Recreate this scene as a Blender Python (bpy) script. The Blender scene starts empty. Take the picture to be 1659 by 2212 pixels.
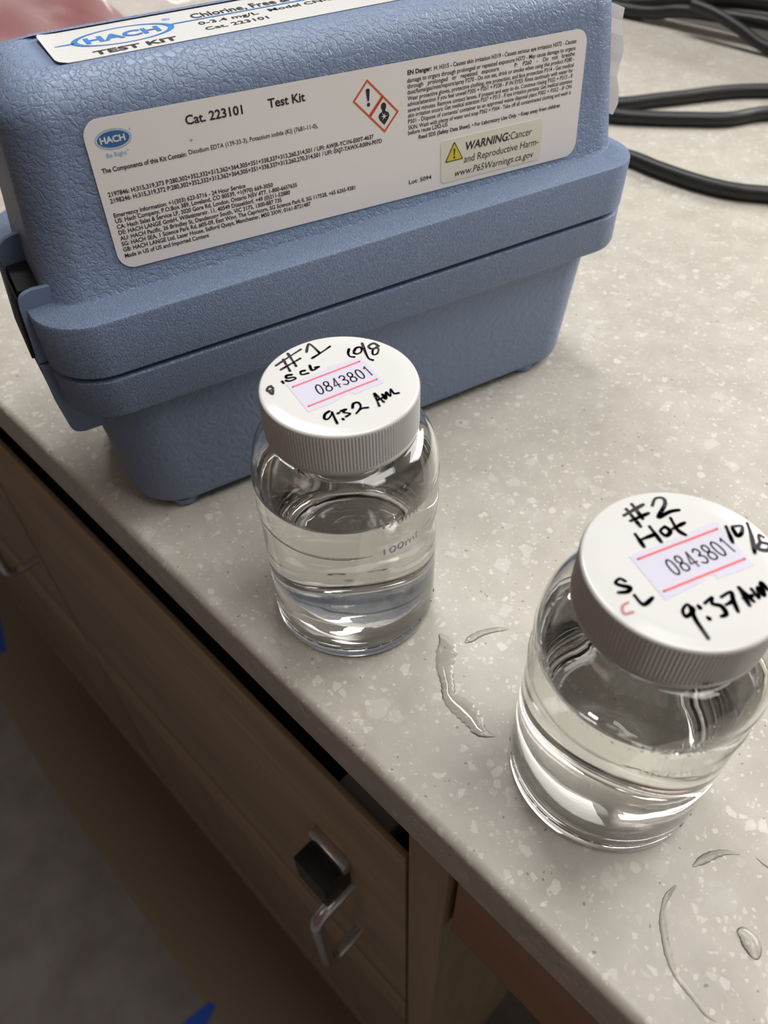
import bpy, bmesh, math, random
from mathutils import Vector, Matrix

S = bpy.context.scene
COL = S.collection
random.seed(7)
ZC = 0.90                      # height of the countertop above the floor (metres)

# ------------------------------------------------------------------ camera
cam_data = bpy.data.cameras.new('camera')
cam = bpy.data.objects.new('camera', cam_data)
COL.objects.link(cam)
r_ = Vector((0.7053, 0.7086, -0.0197)); u_ = Vector((-0.5147, 0.5311, 0.6731)); f_ = Vector((-0.4874, 0.4646, -0.7393))
f_.normalize(); r_ = (r_ - f_ * r_.dot(f_)).normalized(); u_ = r_.cross(f_)
cam.matrix_world = Matrix(((r_.x, u_.x, -f_.x, 0.1326), (r_.y, u_.y, -f_.y, -0.0688), (r_.z, u_.z, -f_.z, 0.2332 + ZC), (0, 0, 0, 1)))
cam_data.sensor_fit = 'VERTICAL'
cam_data.sensor_height = 7.41
cam_data.lens = 7.41 * 1671.0 / 2212.0
cam_data.shift_x = -2.3 / 2212.0
cam_data.shift_y = -1.4 / 2212.0
cam_data.clip_start = 0.01
cam_data.clip_end = 30
cam_data.dof.use_dof = True
cam_data.dof.focus_distance = 0.252
cam_data.dof.aperture_fstop = 3.0
S.camera = cam

# ------------------------------------------------------------------ world, lamps, exposure
w = bpy.data.worlds.new('world'); S.world = w; w.use_nodes = True
w.node_tree.nodes['Background'].inputs[0].default_value = (0.9, 0.93, 1.0, 1)
w.node_tree.nodes['Background'].inputs[1].default_value = 0.03

def area(name, loc, sx, sy, power, col, rot=(0, 0, 0)):
    d = bpy.data.lights.new(name, 'AREA'); d.shape = 'RECTANGLE'; d.size = sx; d.size_y = sy
    d.energy = power; d.color = col
    o = bpy.data.objects.new(name, d); COL.objects.link(o); o.location = loc; o.rotation_euler = rot
    return o
area('ceiling_panel_light', (0.42, 0.45, 2.62), 1.2, 0.9, 14, (1.0, 0.98, 0.95))
area('added_back_light', (0.50, 2.40, ZC + 1.40), 1.7, 1.0, 55, (1.0, 0.98, 0.95), (math.radians(-58), 0, math.radians(-12)))  # low lamp added behind for glow around the bottles; no window there
area('ceiling_tube_light', (-0.95, 0.66, 2.62), 1.2, 0.14, 19, (1.0, 0.98, 0.96))
area('case_front_fill', (1.25, 0.25, 2.62), 0.60, 0.5, 5.0, (1.0, 0.94, 0.89))  # fill lamp added to brighten the front of the case
area('warm_edge_fill', (-0.5, -1.5, 2.62), 0.60, 1.2, 2.2, (1.0, 0.68, 0.58))  # dim pink fill added to warm the counter edge and cabinet fronts

S.view_settings.view_transform = 'Standard'
S.view_settings.look = 'None'
S.view_settings.gamma = 1.0
S.view_settings.use_curve_mapping = False
S.view_settings.exposure = 0.12
S.cycles.max_bounces = 24
S.cycles.transmission_bounces = 20
S.cycles.transparent_max_bounces = 16
S.cycles.glossy_bounces = 8
S.cycles.diffuse_bounces = 4
S.cycles.caustics_refractive = True
S.cycles.caustics_reflective = True
S.cycles.blur_glossy = 0.6
S.cycles.sample_clamp_indirect = 0.0
S.cycles.use_denoising = True

# ------------------------------------------------------------------ materials
class NT:
    def __init__(s, name):
        s.m = bpy.data.materials.new(name); s.m.use_nodes = True
        s.t = s.m.node_tree; s.b = s.t.nodes['Principled BSDF']; s.out = s.t.nodes['Material Output']
    def n(s, typ, **kw):
        nd = s.t.nodes.new(typ)
        for k, v in kw.items(): setattr(nd, k, v)
        return nd
    def l(s, a, b): s.t.links.new(a, b)
    def set(s, **kw):
        for k, v in kw.items(): s.b.inputs[k.replace('_', ' ')].default_value = v
    def coords(s, scale=(1, 1, 1)):
        c = s.n('ShaderNodeTexCoord'); m = s.n('ShaderNodeMapping'); m.inputs['Scale'].default_value = scale
        s.l(c.outputs['Object'], m.inputs['Vector']); return m.outputs['Vector']
    def noise(s, vec, scale, detail=2.0, rough=0.5):
        n = s.n('ShaderNodeTexNoise'); n.inputs['Scale'].default_value = scale
        n.inputs['Detail'].default_value = detail; n.inputs['Roughness'].default_value = rough
        s.l(vec, n.inputs['Vector']); return n
    def ramp(s, fac, stops, interp='LINEAR'):
        r = s.n('ShaderNodeValToRGB'); r.color_ramp.interpolation = interp
        e = r.color_ramp.elements
        while len(e) < len(stops): e.new(0.5)
        for i, (p, c) in enumerate(stops):
            e[i].position = p; e[i].color = c if len(c) == 4 else (*c, 1)
        s.l(fac, r.inputs['Fac']); return r.outputs['Color']
    def math(s, op, a, b=None, c=None, clamp=False):
        m = s.n('ShaderNodeMath', operation=op); m.use_clamp = clamp
        for i, v in enumerate((a, b, c)):
            if v is None: continue
            if isinstance(v, (int, float)): m.inputs[i].default_value = v
            else: s.l(v, m.inputs[i])
        return m.outputs[0]
    def mix(s, fac, a, b):
        m = s.n('ShaderNodeMix', data_type='RGBA')
        for i, v in ((0, fac), (6, a), (7, b)):
            if isinstance(v, (int, float)): m.inputs[i].default_value = v
            elif isinstance(v, tuple): m.inputs[i].default_value = (*v, 1) if len(v) == 3 else v
            else: s.l(v, m.inputs[i])
        return m.outputs[2]
    def warp(s, vec, scale, amt, detail=2):
        n = s.noise(vec, scale, detail)
        a = s.n('ShaderNodeVectorMath', operation='SUBTRACT'); s.l(n.outputs['Color'], a.inputs[0]); a.inputs[1].default_value = (.5, .5, .5)
        b = s.n('ShaderNodeVectorMath', operation='SCALE'); s.l(a.outputs[0], b.inputs[0]); b.inputs['Scale'].default_value = amt
        c = s.n('ShaderNodeVectorMath', operation='ADD'); s.l(vec, c.inputs[0]); s.l(b.outputs[0], c.inputs[1])
        return c.outputs[0]
    def bump(s, h, dist, strength=1.0):
        b = s.n('ShaderNodeBump'); b.inputs['Distance'].default_value = dist; b.inputs['Strength'].default_value = strength
        s.l(h, b.inputs['Height']); s.l(b.outputs['Normal'], s.b.inputs['Normal'])

def plain(name, col, rough=0.5, metal=0.0, **kw):
    t = NT(name); t.set(Base_Color=(*col, 1), Roughness=rough, Metallic=metal, **kw); return t.m

BLUE = (0.192, 0.258, 0.395)

def mat_leather():
    t = NT('blue_leather_grain_plastic'); v = t.coords()
    wv = t.warp(t.warp(v, 260, 0.0045, 2), 800, 0.0012, 1)
    vo = t.n('ShaderNodeTexVoronoi', feature='DISTANCE_TO_EDGE'); vo.inputs['Scale'].default_value = 400; t.l(wv, vo.inputs['Vector'])
    h = t.ramp(vo.outputs['Distance'], [(0.0, (0, 0, 0)), (0.09, (.8, .8, .8)), (0.16, (1, 1, 1))])
    n2 = t.noise(v, 330, 2); pit = t.ramp(n2.outputs['Fac'], [(0.40, (0, 0, 0)), (0.50, (1, 1, 1))])
    h2 = t.mix(0.35, h, pit)
    t.bump(h2, 0.00026, 0.85)
    t.set(Base_Color=(*BLUE, 1), Roughness=0.42); return t.m

def mat_wrinkle(name='blue_fine_wrinkle_plastic', dist=0.00024, scale=1150):
    t = NT(name); v = t.coords((1.25, 0.8, 0.55))
    wv = t.warp(v, 700, 0.0010, 2)
    n = t.noise(wv, scale, 1.5)
    a = t.math('ABSOLUTE', t.math('SUBTRACT', n.outputs['Fac'], 0.5))
    h = t.ramp(a, [(0.0, (0, 0, 0)), (0.075, (1, 1, 1))])
    t.bump(h, dist, 0.8)
    t.set(Base_Color=(*BLUE, 1), Roughness=0.45); return t.m

def mat_soft():
    t = NT('blue_soft_grain_plastic'); v = t.coords()
    wv = t.warp(v, 200, 0.006, 2)
    vo = t.n('ShaderNodeTexVoronoi', feature='DISTANCE_TO_EDGE'); vo.inputs['Scale'].default_value = 210; t.l(wv, vo.inputs['Vector'])
    h = t.ramp(vo.outputs['Distance'], [(0.0, (0, 0, 0)), (0.35, (1, 1, 1))])
    n = t.noise(v, 500, 2)
    t.bump(t.mix(0.5, h, n.outputs['Color']), 0.00035, 0.9)
    t.set(Base_Color=(*BLUE, 1), Roughness=0.48); return t.m

def mat_counter():
    t = NT('speckled_solid_surface'); v = t.coords()
    base = t.ramp(t.noise(v, 55, 4, 0.6).outputs['Fac'], [(0.3, (0.440, 0.414, 0.362)), (0.7, (0.540, 0.511, 0.455))])
    def flecks(scale, lo, gap, warp_s, warp_a, soft=18.0, rnd=1.0):
        wv = t.warp(v, warp_s, warp_a, 1)
        vo = t.n('ShaderNodeTexVoronoi', feature='F1'); vo.inputs['Scale'].default_value = scale; t.l(wv, vo.inputs['Vector'])
        ve = t.n('ShaderNodeTexVoronoi', feature='DISTANCE_TO_EDGE'); ve.inputs['Scale'].default_value = scale; t.l(wv, ve.inputs['Vector'])
        sep = t.n('ShaderNodeSeparateColor'); t.l(vo.outputs['Color'], sep.inputs[0])
        pick = t.math('GREATER_THAN', sep.outputs[0], lo)
        th = t.math('MULTIPLY_ADD', sep.outputs[1], gap, 0.03)
        edge = t.math('MULTIPLY', t.math('SUBTRACT', ve.outputs['Distance'], th), soft, clamp=True)
        return t.math('MULTIPLY', pick, edge), sep.outputs[2]
    f0, c0 = flecks(150, 0.80, 0.16, 400, 0.0015)
    col = t.mix(t.math('MULTIPLY', f0, t.math('MULTIPLY_ADD', c0, 0.4, 0.05)), base, (0.70, 0.67, 0.63))
    f1, c1 = flecks(330, 0.80, 0.20, 800, 0.0008)
    col = t.mix(t.math('MULTIPLY', f1, t.math('MULTIPLY_ADD', c1, 0.5, 0.02)), col, (0.80, 0.765, 0.71))
    f2, c2 = flecks(720, 0.76, 0.24, 1500, 0.0004)
    col = t.mix(t.math('MULTIPLY', f2, t.math('MULTIPLY_ADD', c2, 0.5, 0.03)), col, (0.82, 0.77, 0.69))
    f3, c3 = flecks(1000, 0.991, 0.25, 1800, 0.0004)
    col = t.mix(t.math('MULTIPLY', f3, 0.65), col, (0.15, 0.09, 0.05))
    t.l(col, t.b.inputs['Base Color'])
    t.set(Roughness=0.36); t.b.inputs['Specular IOR Level'].default_value = 0.4
    return t.m

def mat_wood(name, a, b, vert=True):
    t = NT(name); v = t.coords((9, 9, 0.7) if vert else (0.7, 9, 9))
    wv = t.warp(v, 1.2, 0.5, 2)
    n = t.noise(wv, 3.5, 4, 0.55); n2 = t.noise(v, 30, 3, 0.6)
    c = t.ramp(n.outputs['Fac'], [(0.3, a), (0.62, b)])
    c2 = t.mix(0.22, c, t.ramp(n2.outputs['Fac'], [(0.35, tuple(x * 0.7 for x in a)), (0.65, b)]))
    t.l(c2, t.b.inputs['Base Color']); t.set(Roughness=0.45); return t.m

def mat_floor():
    t = NT('grey_mottled_floor'); v = t.coords()
    n = t.noise(v, 14, 5, 0.6)
    t.l(t.ramp(n.outputs['Fac'], [(0.35, (0.20, 0.185, 0.175)), (0.65, (0.27, 0.26, 0.25))]), t.b.inputs['Base Color'])
    t.set(Roughness=0.6); return t.m

def clear(name, ior, col=(1, 1, 1), rough=0.0):
    t = NT(name); t.set(Base_Color=(*col, 1), Roughness=rough, IOR=ior); t.b.inputs['Transmission Weight'].default_value = 1.0
    return t.m

M = {}
M['leather'] = mat_leather(); M['wrinkle'] = mat_wrinkle(); M['soft'] = mat_soft(); M['smooth'] = plain('blue_smooth_plastic', BLUE, 0.4)
M['counter'] = mat_counter()
M['wood_v'] = mat_wood('maple_upright_grain', (0.30, 0.225, 0.14), (0.40, 0.31, 0.20))
M['wood_h'] = mat_wood('maple_level_grain', (0.28, 0.21, 0.135), (0.41, 0.32, 0.20), False)
M['wood_shaded'] = mat_wood('shaded_maple_upright_grain', (0.22, 0.165, 0.105), (0.30, 0.23, 0.15))  # same maple as the rest; shade on the lower door painted into the colour
M['wood_red'] = mat_wood('reddish_maple', (0.30, 0.15, 0.07), (0.38, 0.20, 0.095), False)
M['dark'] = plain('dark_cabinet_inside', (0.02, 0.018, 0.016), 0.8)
M['floor'] = mat_floor()
M['mat_brown'] = plain('brown_vinyl', (0.24, 0.185, 0.125), 0.55)
M['wall'] = plain('off_white_wall_paint', (0.42, 0.40, 0.37), 0.7)
M['wall_brown'] = plain('brown_wall_panel', (0.17, 0.095, 0.075), 0.6)
M['plastic'] = clear('clear_polystyrene', 1.57, (0.985, 0.985, 0.965))
M['water'] = clear('clear_water', 1.333, (1, 1, 1))
t = NT('spilled_water'); tr = t.n('ShaderNodeBsdfTransparent'); tr.inputs[0].default_value = (0.965, 0.96, 0.95, 1)
gl = t.n('ShaderNodeBsdfGlossy'); gl.inputs['Roughness'].default_value = 0.02; fr_ = t.n('ShaderNodeFresnel'); fr_.inputs['IOR'].default_value = 1.42
mx = t.n('ShaderNodeMixShader'); t.l(fr_.outputs[0], mx.inputs[0]); t.l(tr.outputs[0], mx.inputs[1]); t.l(gl.outputs[0], mx.inputs[2]); t.l(mx.outputs[0], t.out.inputs['Surface'])
M['puddle'] = t.m
M['bubble'] = clear('air_bubble', 0.75, (1, 1, 1))
M['cap'] = plain('glossy_white_cap', (0.69, 0.69, 0.68), 0.14); M['cap'].node_tree.nodes['Principled BSDF'].inputs['Subsurface Weight'].default_value = 0.0
M['ink'] = plain('black_marker_ink', (0.010, 0.006, 0.012), 0.7)
M['ink_red'] = plain('thin_red_ink', (0.50, 0.20, 0.19), 0.4)
M['print'] = plain('black_print', (0.018, 0.012, 0.016), 0.5)
M['sticker'] = plain('lavender_white_sticker', (0.575, 0.56, 0.68), 0.45)
M['red'] = plain('red_print', (0.72, 0.10, 0.10), 0.45)
M['orange'] = plain('orange_red_print', (0.66, 0.095, 0.03), 0.45)
M['label'] = plain('white_label_paper', (0.86, 0.83, 0.82), 0.35)
M['label_top'] = plain('white_glossy_label', (0.78, 0.78, 0.78), 0.2)
M['blue_print'] = plain('blue_print', (0.04, 0.22, 0.62), 0.4)
M['logo_blue'] = plain('deep_blue_print', (0.03, 0.15, 0.40), 0.4)
M['pale_blue'] = plain('pale_blue_print', (0.30, 0.48, 0.68), 0.4)
M['cream'] = plain('cream_sticker', (0.78, 0.76, 0.65), 0.35)
M['yellow'] = plain('yellow_print', (0.70, 0.55, 0.02), 0.4)
M['rubber'] = plain('black_cable_rubber', (0.012, 0.014, 0.015), 0.42)
M['chrome'] = plain('brushed_chrome', (0.62, 0.61, 0.64), 0.25, 1.0)
M['black'] = plain('black_plastic', (0.006, 0.006, 0.008), 0.5)
M['tape'] = plain('blue_painter_tape', (0.01, 0.10, 0.62), 0.6)
M['card'] = plain('white_card', (0.86, 0.89, 0.93), 0.6)
M['packet'] = plain('dark_red_packet', (0.42, 0.016, 0.03), 0.3)
t = NT('clear_film'); tr = t.n('ShaderNodeBsdfTransparent'); mx = t.n('ShaderNodeMixShader'); mx.inputs[0].default_value = 0.28
t.set(Base_Color=(0.80, 0.74, 0.74, 1), Roughness=0.10); t.l(tr.outputs[0], mx.inputs[1]); t.l(t.b.outputs[0], mx.inputs[2]); t.l(mx.outputs[0], t.out.inputs['Surface'])
M['film'] = t.m

# ------------------------------------------------------------------ builders
def obj(name, bm, mats, parent=None, loc=(0, 0, 0), smooth=None, recalc=True):
    if recalc: bmesh.ops.recalc_face_normals(bm, faces=bm.faces[:])
    me = bpy.data.meshes.new(name); bm.to_mesh(me); bm.free()
    for m in (mats if isinstance(mats, (list, tuple)) else [mats]): me.materials.append(M[m])
    if smooth is not None:
        for p in me.polygons: p.use_smooth = True
        if smooth < 180: me.set_sharp_from_angle(angle=math.radians(smooth))
    o = bpy.data.objects.new(name, me); COL.objects.link(o); o.location = loc
    if parent: o.parent = parent
    return o
def empty(name, loc, rz=0):
    o = bpy.data.objects.new(name, None); o.empty_display_size = 0.02; COL.objects.link(o)
    o.location = loc; o.rotation_euler = (0, 0, rz); return o
def tag(o, label, cat, group=None, kind=None):
    o['label'] = label; o['category'] = cat
    if group: o['group'] = group
    if kind: o['kind'] = kind
    return o
def box(bm, x0, x1, y0, y1, z0, z1, bev=0.0, mi=0):
    vs = [bm.verts.new((x, y, z)) for z in (z0, z1) for y in (y0, y1) for x in (x0, x1)]
    fs = [bm.faces.new([vs[i] for i in q]) for q in ((0, 2, 3, 1), (4, 5, 7, 6), (0, 1, 5, 4), (2, 6, 7, 3), (0, 4, 6, 2), (1, 3, 7, 5))]
    for f in fs: f.material_index = mi
    if bev: bmesh.ops.bevel(bm, geom=list({e for f in fs for e in f.edges}), offset=bev, segments=2, affect='EDGES', profile=0.5)
    return bm
def bx(*a, **k): return box(bmesh.new(), *a, **k)
def rrect(x0, x1, y0, y1, r, n=10):
    out = []
    for cx, cy, a0 in ((x1 - r, y1 - r, 0), (x0 + r, y1 - r, 90), (x0 + r, y0 + r, 180), (x1 - r, y0 + r, 270)):
        for k in range(n + 1):
            a = math.radians(a0 + 90 * k / n); out.append((cx + r * math.cos(a), cy + r * math.sin(a)))
    return out
def loft(bm, loops, cap0=True, cap1=True, mi=None):
    rows = [[bm.verts.new(p) for p in lp] for lp in loops]; n = len(rows[0])
    for i in range(len(rows) - 1):
        for k in range(n):
            f = bm.faces.new((rows[i][k], rows[i][(k + 1) % n], rows[i + 1][(k + 1) % n], rows[i + 1][k]))
            if mi: f.material_index = mi[i]
    if cap0: bm.faces.new(list(reversed(rows[0]))).material_index = mi[0] if mi else 0
    if cap1: bm.faces.new(rows[-1]).material_index = mi[-1] if mi else 0
    return bm
def lathe(bm, prof, n=96, mi=0):
    rows = []
    for r, z in prof:
        if r < 1e-7: rows.append([bm.verts.new((0, 0, z))])
        else: rows.append([bm.verts.new((r * math.cos(2 * math.pi * k / n), r * math.sin(2 * math.pi * k / n), z)) for k in range(n)])
    for a, b in zip(rows, rows[1:]):
        for k in range(n):
            q = [a[k % len(a)], a[(k + 1) % n % len(a)], b[(k + 1) % n % len(b)], b[k % len(b)]]
            q = list(dict.fromkeys(q))
            if len(q) > 2: bm.faces.new(q).material_index = mi
    return bm
def spline(pts, per=6):
    pts = [Vector(p) for p in pts]; out = []
    for i in range(len(pts) - 1):
        p0 = pts[max(i - 1, 0)]; p1 = pts[i]; p2 = pts[i + 1]; p3 = pts[min(i + 2, len(pts) - 1)]
        for k in range(per):
            t = k / per
            out.append(0.5 * ((2 * p1) + (p2 - p0) * t + (2 * p0 - 5 * p1 + 4 * p2 - p3) * t * t + (3 * p1 - p0 - 3 * p2 + p3) * t ** 3))
    out.append(pts[-1]); return out
def tube(bm, pts, r, n=12, mi=0):
    rows = []
    for i, p in enumerate(pts):
        d = (pts[min(i + 1, len(pts) - 1)] - pts[max(i - 1, 0)]).normalized()
        a = d.cross(Vector((0, 0, 1)))
        if a.length < 1e-3: a = d.cross(Vector((0, 1, 0)))
        a.normalize(); b = a.cross(d)
        if rows and a.dot(pa) < 0: a, b = -a, -b
        pa = a
        rows.append([p + (a * math.cos(2 * math.pi * k / n) + b * math.sin(2 * math.pi * k / n)) * (r(i / (len(pts) - 1)) if callable(r) else r) for k in range(n)])
    return loft(bm, rows, mi=None)
def ribbon(bm, pts, wd, z, mi=0):
    zf = z if callable(z) else (lambda x, y: z)
    """a flat pen line: quads along the path and a disc at every bend"""
    pts = [Vector((p[0], p[1])) for p in pts]
    for i, p in enumerate(pts):
        w_ = wd(i / max(len(pts) - 1, 1)) if callable(wd) else wd
        f = bm.faces.new([bm.verts.new((p.x + w_ * math.cos(2 * math.pi * k / 10), p.y + w_ * math.sin(2 * math.pi * k / 10), zf(p.x, p.y))) for k in range(10)]); f.material_index = mi
        if i + 1 < len(pts):
            q = pts[i + 1]; w2 = wd((i + 1) / (len(pts) - 1)) if callable(wd) else wd
            d = q - p
            if d.length < 1e-7: continue
            d.normalize(); nn = Vector((-d.y, d.x))
            f = bm.faces.new([bm.verts.new((v.x, v.y, zf(v.x, v.y))) for v in (p - nn * w_, q - nn * w2, q + nn * w2, p + nn * w_)]); f.material_index = mi
def poly(bm, pts, z, mi=0):
    f = bm.faces.new([bm.verts.new((p[0], p[1], z)) for p in pts]); f.material_index = mi; return f
def slab(bm, pts, z0, z1, mi=0):
    return loft(bm, [[(p[0], p[1], z0) for p in pts], [(p[0], p[1], z1) for p in pts]], mi=[mi])
def ell(cx, cy, a, b, n=48, rot=0.0):
    c, s = math.cos(rot), math.sin(rot); o = []
    for k in range(n):
        x, y = a * math.cos(2 * math.pi * k / n), b * math.sin(2 * math.pi * k / n); o.append((cx + c * x - s * y, cy + s * x + c * y))
    return o
def ring2(bm, cx, cy, a, b, a2, b2, z, mi, n=56, dx=0.0):
    o = ell(cx, cy, a, b, n); i = ell(cx + dx, cy, a2, b2, n)
    vo = [bm.verts.new((x, y, z)) for x, y in o]; vi = [bm.verts.new((x, y, z)) for x, y in i]
    for k in range(n): bm.faces.new((vo[k], vo[(k + 1) % n], vi[(k + 1) % n], vi[k])).material_index = mi

_tc = {}
def text(bm, s, x0, y0, width, cap, z=0.0, mi=0, bold=0.0, shear=0.0, depth=0.0):
    """lettering as a flat mesh: baseline start x0,y0, total width and capital height given"""
    key = (s, bold, shear, depth)
    if key not in _tc:
        cu = bpy.data.curves.new('t', 'FONT'); cu.body = s; cu.size = 1.0; cu.resolution_u = 3; cu.offset = bold; cu.shear = shear; cu.extrude = depth
        o = bpy.data.objects.new('t', cu); COL.objects.link(o)
        bpy.context.view_layer.update()
        me = bpy.data.meshes.new_from_object(o.evaluated_get(bpy.context.evaluated_depsgraph_get()))
        _tc[key] = ([tuple(v.co) for v in me.vertices], [tuple(p.vertices) for p in me.polygons])
        bpy.data.objects.remove(o); bpy.data.curves.remove(cu); bpy.data.meshes.remove(me)
    vs, fs = _tc[key]
    xa = min(v[0] for v in vs); xb = max(v[0] for v in vs); sx = width / (xb - xa); sy = cap / 0.729
    nv = [bm.verts.new((x0 + (v[0] - xa) * sx, y0 + v[1] * sy, z + v[2] * sy)) for v in vs]
    for f in fs:
        try: bm.faces.new([nv[i] for i in f]).material_index = mi
        except ValueError: pass
INK_ONE = [[[-19.5,-7.6],[-20.2,2.7]],[[-16.7,-8.0],[-16.7,-0.5]],[[-21.6,-1.3],[-14.7,-3.8]],[[-20.2,-4.3],[-14.2,-6.6]],[[-17.8,3.0],[-20.6,6.1],[-19.4,6.4],[-14.5,5.4]],[[-14.2,2.1],[-14.3,5.6],[-14.7,9.8]],[[-9.5,12.9],[-8.0,11.2],[-6.5,10.6],[-5.4,11.3]],[[-7.5,13.1],[-8.3,14.8],[-7.5,16.0],[-5.8,14.6],[-5.9,12.9],[-7.0,12.6]],[[-8.8,17.8],[-4.4,15.1],[-1.7,13.8],[-0.2,14.1]],[[-4.2,20.4],[-6.4,20.4],[-6.2,18.1],[-4.7,17.7],[-3.4,19.4],[-1.6,17.3],[-2.2,16.1],[-3.9,17.7],[-4.2,20.3]],[[-12.1,-11.4],[-11.2,-11.6]],[[-12.5,-7.4],[-13.3,-8.8],[-12.2,-9.4],[-11.2,-7.8],[-10.2,-7.8],[-10.6,-9.7],[-11.6,-10.4]],[[-11.2,-3.4],[-11.7,-4.6],[-10.4,-5.3],[-9.5,-3.5]],[[-12.0,-0.8],[-9.7,-1.8],[-9.5,0.8],[-10.1,-0.3]],[[-12.9,-15.0],[-13.0,-16.0],[-12.0,-17.1],[-11.5,-16.1],[-11.5,-15.2],[-12.8,-15.2]],[[-11.1,-16.9],[-9.5,-17.0],[-10.8,-15.9]],[[7.8,-10.8],[7.9,-12.5],[9.1,-13.8],[10.0,-13.3],[9.4,-11.4],[8.6,-10.5],[11.2,-11.8],[13.2,-12.7]],[[10.2,-9.8],[10.3,-9.4]],[[12.9,-10.4],[13.3,-10.4]],[[10.1,-8.5],[10.6,-7.0],[11.0,-8.4],[12.8,-7.4],[12.9,-9.1]],[[11.5,-5.3],[10.3,-3.9],[10.9,-2.6],[12.8,-3.4],[14.0,-6.3],[13.5,-3.8],[14.5,-2.2]],[[11.4,3.3],[16.3,0.5]],[[11.4,3.4],[16.0,2.6]],[[14.1,1.9],[14.4,3.7]],[[13.3,4.7],[15.4,4.0],[13.4,6.1],[15.5,5.7],[13.3,8.0],[15.4,7.3],[16.2,8.4]]]
INK_TWO = [[[-18.1,3.1],[-16.8,9.4]],[[-16.0,2.7],[-14.3,7.8]],[[-18.9,5.3],[-13.3,2.8]],[[-18.9,7.7],[-14.3,5.3]],[[-15.0,10.6],[-15.8,13.3],[-14.5,14.7],[-13.0,13.0],[-11.9,8.4],[-10.9,11.8],[-9.6,13.8]],[[-12.9,-0.1],[-9.3,-2.0]],[[-11.8,4.3],[-7.2,2.0]],[[-11.1,-0.9],[-9.5,3.2]],[[-9.2,6.8],[-9.2,4.8],[-7.4,4.5],[-7.5,6.4],[-9.2,6.8]],[[-9.7,10.1],[-6.6,8.0],[-4.3,7.8]],[[-7.5,7.5],[-6.5,11.1]],[[1.1,16.8],[4.7,13.3]],[[2.2,17.8],[3.6,19.6],[4.7,17.6],[4.4,16.0],[2.4,17.4]],[[4.1,21.8],[6.8,18.3],[9.8,14.0]],[[9.4,21.1],[7.8,20.0],[9.1,18.2],[11.0,19.0],[11.6,17.0],[9.7,15.8],[9.1,18.2]],[[-6.8,-13.5],[-8.1,-13.8],[-8.1,-15.4],[-6.8,-15.2],[-5.1,-14.3],[-4.8,-15.6],[-6.1,-17.2]],[[-3.2,-15.4],[-0.4,-16.2],[-0.0,-13.2]],[[7.5,-9.7],[6.3,-9.6],[6.5,-11.7],[7.9,-12.5],[8.1,-10.1],[7.4,-9.8],[9.8,-11.9],[14.0,-14.1]],[[8.2,-8.2],[8.9,-8.5]],[[11.2,-9.5],[11.8,-9.6]],[[8.9,-6.6],[9.2,-4.1],[10.1,-5.6],[11.8,-4.8],[13.6,-5.9],[13.2,-7.2]],[[10.6,-2.6],[11.4,0.1],[12.8,-1.5],[15.1,-3.6]],[[12.4,-3.7],[13.1,-1.6]],[[12.0,2.4],[16.1,-0.4]],[[12.1,2.5],[16.2,1.2]],[[14.2,0.4],[15.3,2.6]],[[14.2,4.0],[16.6,2.8],[15.0,5.3],[17.0,4.3],[14.9,7.0],[16.9,6.3]]]

# ------------------------------------------------------------------ the room
def struct(o):
    o['kind'] = 'structure'; return o
struct(obj('floor', bx(-3.2, 2.4, -2.6, 3.1, -0.06, 0.0), 'floor'))
struct(obj('ceiling', bx(-3.2, 2.4, -2.6, 3.1, 2.70, 2.76), 'wall'))
struct(obj('wall_back', bx(-3.2, 2.4, 3.0, 3.1, 0.0, 2.70), 'wall'))
struct(obj('wall_front', bx(-3.2, 2.4, -2.6, -2.5, 0.0, 2.70), 'wall_brown'))
struct(obj('wall_left', bx(-3.2, -3.1, -2.5, 3.0, 0.0, 2.70), 'wall'))
struct(obj('wall_right', bx(2.3, 2.4, -2.5, 3.0, 0.0, 2.70), 'wall'))

struct(obj('trim_1', bx(-1.7, 0.9, 0.712, 0.740, 0.0, ZC + 0.11, 0.002), 'wall', smooth=30))

# ------------------------------------------------------------------ countertop
def prof_counter():
    r = 0.0034; y0 = -0.0019; p = []
    for k in range(7):
        a = math.radians(180 - 90 * k / 6); p.append((y0 + r + r * math.cos(a), ZC - r + r * math.sin(a)))
    q = 0.0015; p = [(y0 + q, ZC - 0.0255), (y0, ZC - 0.0255 + q)] + p
    p += [(0.711, ZC), (0.711, ZC - 0.0255)]
    return p
bm = bmesh.new(); pr = prof_counter()
loft(bm, [[(x, y, z) for y, z in pr] for x in (-1.7, 0.9)])
counter = obj('countertop', bm, 'counter', smooth=30); counter.cycles.is_caustics_receiver = True
tag(counter, 'speckled beige solid surface countertop with a rounded front edge', 'countertop')

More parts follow.
